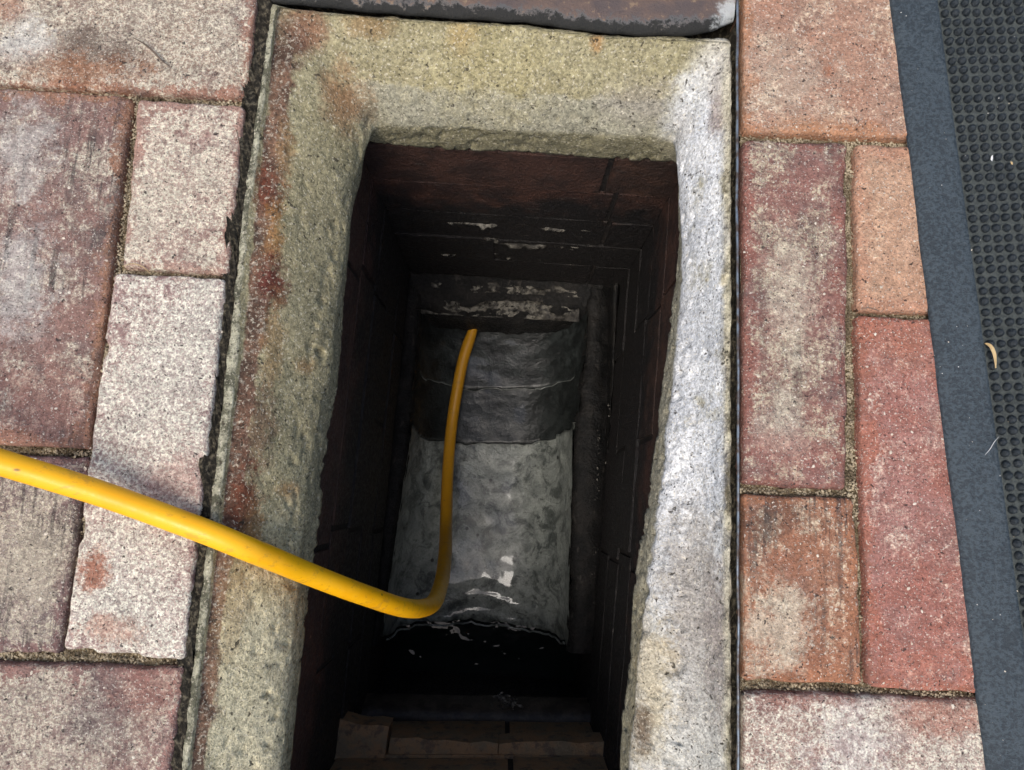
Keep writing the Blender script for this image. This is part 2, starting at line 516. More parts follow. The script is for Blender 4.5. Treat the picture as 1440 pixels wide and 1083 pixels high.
# underside: out and up a little behind the lip
under = [p + (Vector((p.x - cen_xy.x, p.y - cen_xy.y, 0)).normalized() * .014) + Vector((0, 0, -.004)) for p in loops[-1]]
loops.append(under)
def side_weights(i):
    x = i
    s = 12.0
    def win(a, b):
        d = min((x - a) % NTOT, (a - x) % NTOT), min((x - b) % NTOT, (b - x) % NTOT)
        ins = a <= x < b
        dd = min(d)
        k = .5 + (.5 if ins else -.5) * min(1, dd / s)
        return k
    return win(0, NL_), win(NL_ + NN_, NL_ + NN_ + NR_), win(NL_ + NN_ + NR_, NTOT)

def catmull(p0, p1, p2, p3, t):
    return .5 * ((2 * p1) + (p2 - p0) * t + (2 * p0 - 5 * p1 + 4 * p2 - p3) * t * t + (3 * p1 - p0 - 3 * p2 + p3) * t ** 3)

seg_div = [2, 2, 3, 6, 16, 12, 12, 4]
V, prof, wl_a, wr_a, wf_a = [], [], [], [], []
nprof = sum(seg_div) + 1
for i in range(NTOT):
    ws = side_weights(i)
    col_pts = []
    for k in range(len(loops) - 1):
        p1, p2 = loops[k][i], loops[k + 1][i]
        p0 = loops[k - 1][i] if k > 0 else p1
        p3 = loops[k + 2][i] if k + 2 < len(loops) else p2
        for j in range(seg_div[k]):
            t = j / seg_div[k]
            q = catmull(p0, p1, p2, p3, t) if k in (4, 5) else p1.lerp(p2, t)
            col_pts.append((q, k + t))
    col_pts.append((loops[-1][i], len(loops) - 1.0))
    for q, pr in col_pts:
        amp = 0 if pr < .9 else (.6 if pr < 3 else 1.0)
        out = Vector((cen_xy.x - q.x, cen_xy.y - q.y, 0)).normalized()
        nrm = (out * .6 + Vector((0, 0, .8)))
        if pr > 6: nrm = out
        d = fbm(q * 26, 4, .5) * .0034 + fbm(q * 120 + Vector((5, 0, 2)), 3, .6) * .0010 + fbm(q * 480, 2, .6) * .0006
        # lumps and hollows
        hl = fbm(q * 75 + Vector((11, 4, 8)), 2)
        if hl > .3: d -= (hl - .3) * .010
        if 5.2 < pr < 7.2: d = d * 1.35 - max(0, fbm(q * 130 + Vector((2, 9, 5)), 3) - .12) * .012
        if pr <= 3: d = d * .45
        V.append(q + nrm * d * amp)
        prof.append(pr)
        wl_a.append(ws[0]); wr_a.append(ws[1]); wf_a.append(ws[2])
Fc = grid_faces(NTOT, nprof, wrap=True)

def collar_material():
    t = NT('sandy_concrete')
    pr, wl, wr, wf = t.attr('prof'), t.attr('wl'), t.attr('wr'), t.attr('wf')
    big, mid, fine = t.noise(16, 2, .6), t.noise(70, 4, .68), t.noise(330, 3, .75)
    c = t.mix(t.rng(mid, .35, .65), (.272, .242, .138), (.365, .328, .198))
    c = t.mix(t.rng(big, .42, .62, 0, .6), c, (.30, .268, .160))
    # olive algae on the far side and the lip
    c = t.mix(t.mul(t.rng(t.noise(30, 5, .65, t.off(t.P, (3, 1, 2))), .42, .62), .4), c, (.25, .217, .122))
    # olive lower band with shade below the lip painted in; grey face above
    lowm = t.rng(pr, 5.9, 6.1)
    c = t.mix(t.mul(lowm, t.mul(.75, wf)), c, (.165, .152, .088))
    c = t.mix(t.mul(lowm, .35), c, (.24, .215, .135))
    gm = t.mul(t.mul(t.rng(t.add(pr, t.mul(t.math('SUBTRACT', mid, .5), .8)), 4.95, 5.12), t.math('SUBTRACT', 1, lowm)), wf)
    c = t.mix(t.mul(gm, .7), c, (.30, .29, .225))
    # yellow patch in the middle of the far slope
    c = t.mix(t.mul(t.blob(at(690, 85, -.02), .05, wob=.4), .3), c, (.37, .315, .145))
    # lime bloom on the right-hand slope
    sepc = t.new('ShaderNodeSeparateXYZ'); t.put(sepc.inputs[0], t.P)
    lime = t.mul(t.mul(wr, t.rng(sepc.outputs[1], -.16, .03, .55, 1)), t.rng(t.add(t.noise(22, 6, .65, t.off(t.P, (7, 2, 1))), t.rng(pr, 3.2, 4.6, -.12, .08)), .36, .50))
    limeg = t.mul(lime, t.rng(pr, 6.0, 6.2, 1, .15))
    c = t.mix(t.mul(limeg, .92), c, t.mix(t.rng(t.noise(40, 4, .6), .4, .6), (.74, .745, .74), (.62, .635, .65)))
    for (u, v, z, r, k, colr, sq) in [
        (985, 880, -.02, .040, .8, (.34, .31, .27), (1.7, .6, 1)), (960, 800, -.03, .03, .75, (.35, .32, .28), (1.6, .6, 1)),
        (915, 960, -.05, .03, .6, (.47, .38, .21), (2, .6, 1)), (905, 1020, -.05, .012, .85, (.12, .08, .05), (2, .7, 1)),
        (1018, 900, -.008, .030, .5, (.23, .18, .16), (3, .6, 1)), (1015, 140, -.012, .016, .8, (.19, .12, .09), (1.6, .55, 1)),
        (1012, 100, -.01, .02, .55, (.62, .60, .54), (1.5, .8, 1)), (975, 175, -.04, .014, .6, (.40, .28, .13), (1, 1, 1)),
        (965, 150, -.035, .020, .7, (.60, .62, .63), (1.3, .6, 1)), (900, 150, -.03, .02, .5, (.27, .24, .21), (.7, 1, 1)),
        (480, 140, -.03, .019, .85, (.27, .15, .075), (1, .8, 1)), (430, 45, -.01, .014, .8, (.22, .10, .06), (1, .7, 1)),
        (520, 38, -.012, .014, .6, (.24, .14, .06), (.7, 1.4, 1)), (840, 55, -.01, .007, .7, (.35, .19, .07), (1.4, .7, 1)),
        (650, 50, -.012, .012, .45, (.36, .24, .09), (1, .9, 1)), (432, 516, -.035, .009, .75, (.31, .15, .05), (.7, 1.6, 1)),
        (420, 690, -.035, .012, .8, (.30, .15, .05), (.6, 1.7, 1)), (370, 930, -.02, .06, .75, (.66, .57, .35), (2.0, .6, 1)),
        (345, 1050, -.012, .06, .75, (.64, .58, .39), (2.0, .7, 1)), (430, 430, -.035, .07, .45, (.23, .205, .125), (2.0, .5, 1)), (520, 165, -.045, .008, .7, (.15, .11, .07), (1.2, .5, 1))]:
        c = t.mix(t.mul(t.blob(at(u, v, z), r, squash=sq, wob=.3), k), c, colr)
    # rusted seating of the lost cover along the left side
    ru = t.add(pr, t.mul(t.math('SUBTRACT', t.noise(45, 6, .7), .5), 1.7))
    rband = t.mul(wl, t.mul(t.rng(ru, 2.7, 3.0), t.rng(ru, 3.95, 4.25, 1, 0)))
    rcol = t.mix(t.rng(t.noise(55, 5, .65, t.off(t.P, (2, 8, 1))), .38, .62), (.065, .034, .026), (.165, .088, .058))
    rcol = t.mix(t.rng(t.noise(300, 4, .7), .52, .62, 0, .8), rcol, (.30, .26, .21))
    c = t.mix(t.mul(rband, .93), c, rcol)
    for (u, v, r, k, colr, sq) in [(372, 265, .013, .95, (.13, .04, .022), (1, .7, 1)), (386, 330, .011, .7, (.32, .165, .055), (1.7, .5, 1)), (385, 400, .012, .95, (.10, .028, .02), (1.1, .6, 1)),
                                   (384, 480, .014, .5, (.31, .19, .085), (2.2, .45, 1)), (360, 600, .016, .7, (.14, .075, .05), (1.3, .6, 1)), (345, 720, .014, .9, (.13, .045, .025), (1.2, .5, 1)),
                                   (356, 760, .013, .7, (.36, .22, .09), (1.9, .6, 1)), (402, 215, .011, .5, (.33, .21, .09), (1.8, .5, 1)), (330, 850, .018, .45, (.34, .23, .11), (1.8, .5, 1))]:
        c = t.mix(t.mul(t.blob(at(u, v, -.012), r, squash=sq, wob=.38, wscale=90), k), c, colr)
    # pale mortar fillet at the outer edge, green-black in places
    fil = t.mul(t.rng(pr, .9, 1.0), t.rng(t.add(pr, t.mul(t.math('SUBTRACT', mid, .5), .8)), 2.1, 2.4, 1, 0))
    fc = t.mix(t.rng(t.add(t.mul(mid, .6), t.mul(fine, .4)), .44, .56), (.40, .385, .28), (.085, .085, .058))
    c = t.mix(t.mul(t.mul(fil, wl), .95), c, fc)
    fr = t.mix(t.rng(t.noise(60, 5, .7), .45, .6), (.50, .46, .34), (.10, .085, .06))
    c = t.mix(t.mul(t.mul(t.rng(pr, 3.9, 4.3, 1, 0), wr), .8), c, fr)
    # grit
    cell = t.vor(760); cr = t.new('ShaderNodeSeparateColor'); t.put(cr.inputs[0], cell.outputs['Color'])
    fl = t.rng(t.noise(560, 1, .6, t.off(t.P, (3, 3, 1))), .60, .66)
    c = t.mix(t.mul(fl, .45), c, (.68, .62, .48))
    pit = t.rng(t.noise(170, 2, .75, t.off(t.P, (2, 2, 2))), .34, .30)
    pit2 = t.rng(t.noise(430, 1, .7, t.off(t.P, (7, 1, 2))), .34, .29)
    c = t.mix(t.mul(t.math('MAXIMUM', pit, t.mul(pit2, .75)), .85), c, (.05, .042, .03))
    c = t.mix(1.0, c, t.grey(t.add(t.rng(cr.outputs[0], 0, 1, .66, 1.14, False), t.rng(fine, .35, .65, -.22, .28, False))), 'MULTIPLY')
    h = t.add(t.add(t.mul(fine, 1.0), t.mul(cr.outputs[0], .28)), t.add(t.add(t.mul(fl, .3), t.mul(mid, 1.1)), t.mul(pit, -1.0)))
    n = t.bump(h, .65, .0017)
    return t.done(c, .9, n, .2)
CONC = collar_material()
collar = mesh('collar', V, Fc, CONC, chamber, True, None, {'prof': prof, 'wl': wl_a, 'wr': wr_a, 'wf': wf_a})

# black soil in the gap round the collar
gap_in = loops[1]
sv, sf = [], []
nsoil = NTOT
hp = [at(u, v, -.016) for u, v in hole_px]
for i, p in enumerate(gap_in):
    if i < NL_: o = hp[0].lerp(hp[3], i / NL_)
    elif i < NL_ + NN_: o = hp[3].lerp(hp[2], (i - NL_) / NN_)
    elif i < NL_ + NN_ + NR_: o = hp[2].lerp(hp[1], (i - NL_ - NN_) / NR_)
    else: o = hp[1].lerp(hp[0], (i - NL_ - NN_ - NR_) / NF_)
    for k in range(4):
        q = o.lerp(Vector((p.x, p.y, -.016)), k / 3)
        q.z = (-.0036 if i < NL_ else (-.014 if i < NL_ + NN_ + NR_ else -.034)) + fbm(q * 160, 3) * .007 + fbm(q * 30, 2) * .004
        sv.append(q)
soil = mesh('gap_soil', sv, grid_faces(nsoil, 4, True), SOIL, paving)

# thin steel edge along the right-hand bricks
def metal_material():
    t = NT('weathered_steel')
    a = t.noise(120, 5, .65)
    c = t.mix(t.rng(a, .4, .62), (.20, .24, .28), (.10, .075, .06))
    return t.done(c, t.rng(t.noise(300, 3), .3, .7, .3, .6), t.bump(a, .3, .001), .5, Metallic=.6)
STEEL = metal_material()
ev, ef = [], []
nst = 160
for i in range(nst):
    v = -90 + 1500 * i / (nst - 1)
    for (du, z) in ((0, -.03), (0, -.0008), (1.5, .0006), (3.2, .0006), (4.2, -.0008), (4.2, -.03)):
        p = at(1034.6 + du + (1.2 if v > 300 else 0) * min(1, max(0, (v - 300) / 200)), v, z)
        p.x += mnoise.noise(Vector((0, v * .012, 3))) * .0007
        p.z += mnoise.noise(Vector((4, v * .02, 3))) * .0006
        ev.append(p)
ef = grid_faces(nst, 6)
mesh('steel_edge', ev, ef, STEEL, chamber)

# ------------------------------------------------------------------ brick shaft below the collar
def shaft_brick_material(k):
    t = NT('sooty_shaft_brick_%d' % k)
    a, b = t.noise(40, 5, .65, t.off(t.P, (k, 0, k))), t.noise(260, 4, .7)
    base = [((.070, .032, .022), (.038, .019, .015)), ((.064, .031, .022), (.034, .019, .015)), ((.066, .034, .023), (.036, .021, .016))][k]
    c = t.mix(t.rng(a, .38, .62), *base)
    # near-black towards the bottom, with an uneven upper limit
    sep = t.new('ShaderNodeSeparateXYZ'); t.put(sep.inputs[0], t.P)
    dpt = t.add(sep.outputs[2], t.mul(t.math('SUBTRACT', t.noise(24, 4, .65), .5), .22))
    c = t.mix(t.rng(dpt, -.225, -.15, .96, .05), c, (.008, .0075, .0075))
    c = t.mix(t.rng(t.noise(90, 5, .7, t.off(t.P, (3, 3, 3), (.6, .6, 3))), .62, .68, 0, .4), c, (.12, .105, .09))
    n = t.bump(t.add(a, b), .9, .003)
    return t.done(c, t.rng(b, .3, .7, .45, .8), n, .35)
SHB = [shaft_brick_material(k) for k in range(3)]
def mortar_dark():
    t = NT('blackened_mortar')
    a = t.noise(120, 5, .7)
    c = t.mix(t.rng(a, .5, .68), (.012, .010, .009), (.045, .035, .028))
    return t.done(c, .75, t.bump(a, 1, .003), .3)
MORT = mortar_dark()

def ledge_material():
    t = NT('worn_ledge_brick')
    a, b = t.noise(40, 4, .7), t.noise(300, 3, .7)
    c = t.mix(t.rng(a, .40, .60), (.27, .165, .085), (.19, .145, .09))
    c = t.mix(t.rng(t.noise(75, 4, .7, t.off(t.P, (3, 1, 1))), .52, .64, 0, .7), c, (.07, .055, .045))
    return t.done(c, .7, t.bump(t.add(a, t.mul(b, .6)), .9, .003), .3)
LEDGE = ledge_material()

ZT, ZB = -.094, -.440
D = RINGS[-1]
WC = dict(FL=at(*D[1][0], -.09), NL=at(*D[1][-1], -.09), NR=at(*D[2][0], -.09), FR=at(*D[2][-1], -.09))
cm = sum(WC.values(), Vector()) / 4
for k in WC:
    d = WC[k] - cm
    WC[k] = WC[k] + Vector((math.copysign(.006, d.x), math.copysign(.004, d.y), 0))
WC['FR'].x += .002; WC['NR'].x += .012; 
COURSES = 5
CH = (ZT - ZB) / COURSES

def sill_material():
    t = NT('grimy_sill')
    a, b = t.noise(60, 4, .7), t.noise(300, 3, .7)
    c = t.mix(t.rng(a, .42, .62), (.022, .018, .015), (.055, .045, .036))
    return t.done(c, .5, t.bump(t.add(a, t.mul(b, .5)), .6, .002), .4)
SILL = sill_material()
def box_brick(name, p, ax, out, L, H, Dp, mat, parent, seed):
    """a brick set in a wall: p lower inner corner, ax along the wall, out away from the pit; worn rounded face"""
    sdv = Vector((seed * 3.3, seed * 1.7, seed))
    nx, nz = 5, 3
    Vv = []
    up = Vector((0, 0, 1))
    b = .0001
    grid = []
    for i in range(nx + 1):
        row = []
        for j in range(nz + 1):
            s, q = i / nx, j / nz
            edge = (i in (0, nx)) or (j in (0, nz))
            pos = p + ax * (L * s) + up * (H * q)
            pos += out * ((b if edge else 0) + fbm(pos * 30 + sdv, 2) * .0018)
            row.append(len(Vv)); Vv.append(pos)
        grid.append(row)
    Fv = []
    for i in range(nx):
        for j in range(nz):
            Fv.append((grid[i][j], grid[i + 1][j], grid[i + 1][j + 1], grid[i][j + 1]))
    loop = [grid[i][0] for i in range(nx + 1)] + [grid[nx][j] for j in range(1, nz + 1)] + [grid[i][nz] for i in range(nx - 1, -1, -1)] + [grid[0][j] for j in range(nz - 1, 0, -1)]
    dup0 = len(Vv)
    for k in list(loop): Vv.append(Vv[k].copy())
    loop = list(range(dup0, dup0 + len(loop)))
    base = len(Vv)
    for k in loop: Vv.append(Vv[k] + out * Dp)
    n = len(loop)
    for k in range(n):
        Fv.append((loop[(k + 1) % n], loop[k], base + k, base + (k + 1) % n))
    c = p + ax * (L / 2) + up * (H / 2)
    o = mesh(name, Vv, Fv, mat, parent, True, c)
    for k in range(nx * nz, len(o.data.polygons)): o.data.polygons[k].use_smooth = False
    return o

wall_defs = [('FL', 'FR'), ('NR', 'NL'), ('NL', 'FL'), ('FR', 'NR')]
bs = 0
for wi, (a, b) in enumerate(wall_defs):
    A, B = WC[a], WC[b]
    ax = (B - A); L = ax.length; ax = ax / L
    out = Vector((-ax.y, ax.x, 0))
    if out.dot(A - cm) < 0: out = -out
    # mortar body of the wall
    wv = []
    nU, nW = int(L / .012) + 2, 30
    for i in range(nU):
        for j in range(nW):
            p = A + ax * (-.02 + (L + .04) * i / (nU - 1)) + out * .0022
            p.z = ZT + .03 + (-.67 - ZT - .03) * j / (nW - 1)
            p += out * fbm(p * 60, 3) * .0015
            wv.append(p)
    w = mesh('wall', wv, grid_faces(nU, nW), MORT, chamber, True, A.lerp(B, .5) + Vector((0, 0, ZB + .09)))
    wl0 = world_loc(w)
    for cidx in range(COURSES):
        z0 = ZT - (cidx + 1) * CH + .002
        x = -.11 * ((cidx + wi) % 2) - rnd.uniform(0, .02)
        while x < L:
            ln = .215 * rnd.choice((1, 1, .5 if cidx % 2 else 1))
            s0, s1 = max(x, 0.0), min(x + ln, L)
            if s1 - s0 > .02:
                p = A + ax * s0 + out * rnd.uniform(-.001, .001)
                p.z = z0 + rnd.uniform(-.0008, .0008)
                bs += 1
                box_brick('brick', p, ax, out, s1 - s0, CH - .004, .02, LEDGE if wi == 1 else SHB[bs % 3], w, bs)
            x += ln + .005

# corbelled bricks at the foot of the near wall
def ledge_brick(q, zt, h, seed):
    # q: plan outline in the photo at level zt (TL TR BR BL)
    P4 = [at(u, v, zt) for u, v in q]
    sdv = Vector((seed, seed * 2.3, 0))
    Vv, Fv = [], []
    nx, ny_ = 9, 5
    for i in range(nx):
        for j in range(ny_):
            p = P4[0].lerp(P4[1], i / (nx - 1)).lerp(P4[3].lerp(P4[2], i / (nx - 1)), j / (ny_ - 1))
            ed = i in (0, nx - 1) or j == 0
            p.z += fbm(p * 40 + sdv, 3) * .0025 - (.0015 if ed else 0)
            p += Vector((fbm(p * 60 + sdv, 2), fbm(p * 60 - sdv, 2), 0)) * .003
            Vv.append(p)
    Fv = [tuple(reversed(f)) for f in grid_faces(nx, ny_)]
    loop = [i * ny_ for i in range(nx)] + [(nx - 1) * ny_ + j for j in range(1, ny_)] + [i * ny_ + ny_ - 1 for i in range(nx - 2, -1, -1)] + [j for j in range(ny_ - 2, 0, -1)]
    dup0 = len(Vv)
    for k in list(loop): Vv.append(Vv[k].copy())
    loop = list(range(dup0, dup0 + len(loop)))
    b0 = len(Vv)
    for k in loop: Vv.append(Vv[k] - Vector((0, 0, h)))
    n = len(loop)
    for k in range(n): Fv.append((loop[k], loop[(k + 1) % n], b0 + (k + 1) % n, b0 + k))
    o = mesh('brick', Vv, Fv, LEDGE, near_wall, True, sum(P4, Vector()) / 4)
    for k in range((nx - 1) * (ny_ - 1), len(o.data.polygons)): o.data.polygons[k].use_smooth = False
    return o
near_wall = [o for o in chamber.children if o.name.startswith('wall')][1]
ledge_brick([(424, 1009), (546, 1022), (538, 1090), (405, 1090)], -.298, .03, 2)
ledge_brick([(550, 1038), (700, 1045), (700, 1095), (545, 1095)], -.306, .03, 3)
ledge_brick([(703, 1046), (880, 1044), (884, 1095), (703, 1095)], -.305, .03, 4)
# moulded sill below them
bar = []
for i in range(60):
    for (dv, dz) in ((-12, -.03), (-8, -.012), (-2, -.002), (6, .003), (16, .004), (26, .0), (34, -.006), (38, -.03)):
        u = 486 + (866 - 486) * i / 59
        p = at(u, 996 + 8 * i / 59 + dv, -.42)
        p.z += dz + fbm(p * 45, 3) * .002
        p.y += fbm(p * 60 + Vector((3, 3, 3)), 3) * .0015
        bar.append(p)
mesh('sill', bar, [tuple(reversed(f)) for f in grid_faces(60, 8)], SILL, chamber)

# ------------------------------------------------------------------ floor of the pit: lip, benching, half-round channels, sump
def slime_material():
    t = NT('black_slimy_cement')
    a, b = t.noise(45, 6, .7), t.noise(300, 4, .7)
    c = t.mix(t.rng(a, .42, .66), (.006, .006, .006), (.016, .0145, .013))
    c = t.mix(t.rng(t.noise(80, 6, .7, t.off(t.P, (6, 1, 0), (1, .5, 1))), .60, .67, 0, .5), c, (.07, .063, .054))
    return t.done(c, t.rng(b, .35, .65, .45, .8), t.bump(t.add(a, t.mul(b, .5)), .9, .004), .22)
SLIME = slime_material()
zL = -.44
LIPO = [WC['FL'], WC['NL'], WC['NR'], WC['FR']]
LIPI_px = [(556, 372), (508, 982), (846, 1004), (862, 372)]      # inner line of the lip
lip_i = [at(u, v, zL) for u, v in LIPI_px]
lv, npf = [], 0
prof_l = [(-.02, -.004), (0, 0.0), (.25, .006), (.5, .009), (.8, .007), (1.0, 0.0), (1.06, -.010), (1.06, -.06), (1.06, -.17)]
per = 60
for s in range(4):
    for i in range(per):
        k = i / per
        o = LIPO[s].lerp(LIPO[(s + 1) % 4], k); o.z = zL
        n_ = lip_i[s].lerp(lip_i[(s + 1) % 4], k)
        for (f, dz) in prof_l:
            q = o.lerp(n_, f) + Vector((0, 0, dz))
            q += Vector((fbm(q * 50, 3), fbm(q * 50 + Vector((4, 4, 4)), 3), fbm(q * 40, 3))) * .004
            lv.append(q)
mesh('lip', lv, grid_faces(per * 4, len(prof_l), True), SLIME, chamber)

# channel geometry: four edge points on the level of its rims, far-left far-right near-right near-left
def half_pipe(name, e4, depth, mat, parent, seed, nu=60, nv=44, thick=.006, lumps=.0014, dz=0.0):
    FLp, FRp, NRp, NLp = e4
    Vv = []
    sdv = Vector((seed, seed * 2, seed * 3))
    for j in range(nv):
        k = j / (nv - 1)
        a, b = FLp.lerp(NLp, k), FRp.lerp(NRp, k)
        for i in range(nu):
            s = i / (nu - 1)
            th = math.pi * s
            x = .5 - .5 * math.cos(th)
            q = a.lerp(b, x)
            q.z += -depth * (1 - (1 - math.sin(th)) ** 1.5) + dz
            if seed == 3:
                kk = max(0, (k - .72) / .28)
                q.z -= .012 * kk * kk * (1.4 - .4 * kk) + .0022 * kk * math.sin(k * 62 + 2.2 * math.sin(th * 5))
                q.y += .011 * kk * math.sin(th)
            if j < nv * .5: q.y -= (.012 if seed == 3 else .020) * (1 - j / (nv * .5)) * math.sin(th) * (seed != 9)
            if seed != 3 and j > nv * .5: q.y -= (.012 if seed == 5 else .020) * (j / (nv * .5) - 1) * math.sin(th)
            n = Vector((math.cos(th), 0, math.sin(th)))
            q += n * (fbm(q * 34 + sdv, 4, .6) * lumps * 2 + fbm(q * 150 + sdv, 3, .6) * lumps * .7)
            if j in (0, nv - 1): q.y += fbm(q * 45 + sdv, 3) * .009
            Vv.append(q)
    Fv = [tuple(reversed(f)) for f in grid_faces(nv, nu)]
    # thickness at both ends
    off = len(Vv)
    for jj in (0, nv - 1):
        for i in range(nu):
            q = Vv[jj * nu + i]
            th = math.pi * i / (nu - 1)
            Vv.append(q + Vector((-math.cos(th) * thick, 0, -math.sin(th) * thick - .001)))
    for e, jj in enumerate((0, nv - 1)):
        for i in range(nu - 1):
            f = (jj * nu + i, jj * nu + i + 1, off + e * nu + i + 1, off + e * nu + i)
            Fv.append(f if e else tuple(reversed(f)))
    return mesh(name, Vv, Fv, mat, parent, True, (FLp + NRp) / 2)

def wet_material(name, c1, c2, dark, amt, rough=.12, coat=1.0):
    t = NT(name)
    a, b, d = t.noise(26, 6, .68, dist=1.2), t.noise(90, 4, .65), t.noise(330, 4, .7)
    c = t.mix(t.rng(a, .36, .64), c1, c2)
    c = t.mix(t.rng(t.noise(130, 4, .7, t.off(t.P, (1, 8, 3))), .56, .66, 0, .6), c, dark)
    c = t.mix(t.rng(t.noise(42, 6, .72, t.off(t.P, (5, 2, 3)), dist=.8), .5 - amt * .1, .66 - amt * .1, 0, .85), c, dark)
    v = t.vor(70, t.off(t.P, (3, 1, 7))); vr = t.new('ShaderNodeSeparateColor'); t.put(vr.inputs[0], v.outputs['Color'])
    c = t.mix(t.mul(t.rng(v.outputs['Distance'], .12, .22, 1, 0), t.rng(vr.outputs[0], .84, .88)), c, (.02, .02, .018))
    c = t.mix(1.0, c, t.grey(t.rng(d, .3, .7, .75, 1.25, False)), 'MULTIPLY')
    n = t.bump(t.add(t.add(t.mul(a, .55), t.mul(b, .5)), t.mul(d, .05)), .62, .006)
    sp = t.new('ShaderNodeSeparateXYZ'); t.put(sp.inputs[0], t.P)
    wetp = t.rng(t.add(t.noise(26, 3, .6, t.off(t.P, (8, 4, 2))), t.rng(sp.outputs[1], -.105, -.045, .16, -.02)), .47, .56)      # standing film of water in patches
    o = t.done(c, t.rng(b, .3, .7, .32, .5), n, .4, Coat_Weight=t.rng(wetp, 0, 1, .5 * coat, coat))
    t.put(t.b.inputs['Coat Roughness'], t.rng(wetp, 0, 1, .30, .06))
    return o
WET1 = wet_material('wet_grey_glaze', (.29, .31, .28), (.17, .185, .17), (.045, .052, .048), .35, .12, .75)
WET2 = wet_material('wet_dark_glaze', (.026, .030, .029), (.013, .0155, .015), (.008, .0095, .0095), .6, .16, .6)
WET3 = wet_material('wet_black_glaze', (.036, .042, .041), (.018, .0215, .021), (.009, .0105, .0105), .8, .16, .6)
RIMM = wet_material('wet_rim_glint', (.22, .235, .22), (.12, .13, .12), (.05, .055, .05), .2, .08, 1.0)
zc = -.452
ch1 = half_pipe('channel', [at(579, 596, zc), at(806, 596, zc), at(800, 914, zc), at(534, 904, zc)], .100, WET1, chamber, 3, dz=-.005)
ch2 = half_pipe('channel', [at(584, 500, zc), at(822, 500, zc), at(812, 603, zc), at(576, 606, zc)], .094, WET2, chamber, 5, nv=24, dz=-.0025)
ch3 = half_pipe('channel', [at(590, 432, zc), at(826, 436, zc), at(822, 512, zc), at(584, 512, zc)], .090, WET3, chamber, 9, nv=26)
end_row = [ch1.data.vertices[(44 - 1) * 60 + i].co + world_loc(ch1) + Vector((0, -.005, -.003)) for i in range(3, 57)]
rim_path = end_row
tag(ch1, 'pale grey glossy wet half-round channel'); tag(ch2, 'dark wet collar piece of the channel'); tag(ch3, 'dark wet far piece of the channel')

# benching: sloping black cement from the lip to the channel rims
bi = [at(592, 398, zc), at(582, 512, zc), at(575, 604, zc), at(531, 908, zc)]
bj = [at(830, 398, zc), at(824, 512, zc), at(813, 603, zc), at(803, 918, zc)]
bv = []
nb, mb = 80, 10
for side, line, e0, e1 in ((0, bi, lip_i[0], lip_i[1]), (1, bj, lip_i[3], lip_i[2])):
    vv = []
    for i in range(nb):
        k = i / (nb - 1) * 3
        s = min(2, int(k)); inner = line[s].lerp(line[s + 1], k - s)
        o = Vector(e0).lerp(Vector(e1), min(1, i / (nb - 1) * .93))
        o.y = inner.y; o.z = zL - .022
        for j in range(mb):
            ov = 1.10 + .22 * fbm(inner * 60 + Vector((side * 5, 0, 0)), 3)
            q = o + (inner + Vector((0, 0, -.002)) - o) * (j / (mb - 1) * ov)
            q.z += .008 * math.sin(math.pi * min(1, j / (mb - 1) * 1.0)) + fbm(q * 55, 3) * .006 - (.012 if j == mb - 1 else 0)
            vv.append(q)
    f = grid_faces(nb, mb)
    mesh('benching', vv, f if side == 0 else [tuple(reversed(x)) for x in f], SLIME, chamber)
# far shelf above the incoming pipe
fv = []
for i in range(40):
    for j in range(8):
        q = lip_i[0].lerp(lip_i[3], i / 39).lerp(at(588, 440, zc).lerp(at(830, 444, zc), i / 39), j / 7)
        q.z = zL - .004 - .022 * (j / 7) ** 1.5 + fbm(q * 70, 3) * .005 - (.05 if j == 7 else 0)
        if j >= 6: q.y += fbm(Vector((q.x * 45, 1, 1)), 3) * .014 - .010 * math.sin(math.pi * i / 39)
        fv.append(q)
mesh('shelf', fv, grid_faces(40, 8), SLIME, chamber)
# slab under everything
c0 = cm
bvv = [Vector((c0.x - .3, c0.y + .45, -.66)), Vector((c0.x + .3, c0.y + .45, -.66)), Vector((c0.x + .3, c0.y - .45, -.66)), Vector((c0.x - .3, c0.y - .45, -.66))]
mesh('floor_slab', bvv, [(3, 2, 1, 0)], SLIME, chamber, False)

# standing water in the sump at the near end
def water_material():
    t = NT('dark_standing_water')
    n = t.bump(t.noise(36, 2, .5, dist=.4), .30, .006)
    return t.done((.008, .011, .010), .03, n, .5, IOR=1.33)
zw = -.592
wq = [at(500, 840, zw), at(835, 840, zw), at(835, 985, zw), at(495, 985, zw)]
wvv = []
for i in range(30):
    for j in range(16):
        q = wq[0].lerp(wq[1], i / 29).lerp(wq[3].lerp(wq[2], i / 29), j / 15)
        q.z += fbm(q * 30, 2) * .0012
        wvv.append(q)
water = mesh('water', wvv, [tuple(reversed(f)) for f in grid_faces(30, 16)], water_material())
tag(water, 'dark standing water in the sump below the channel end', kind='structure')
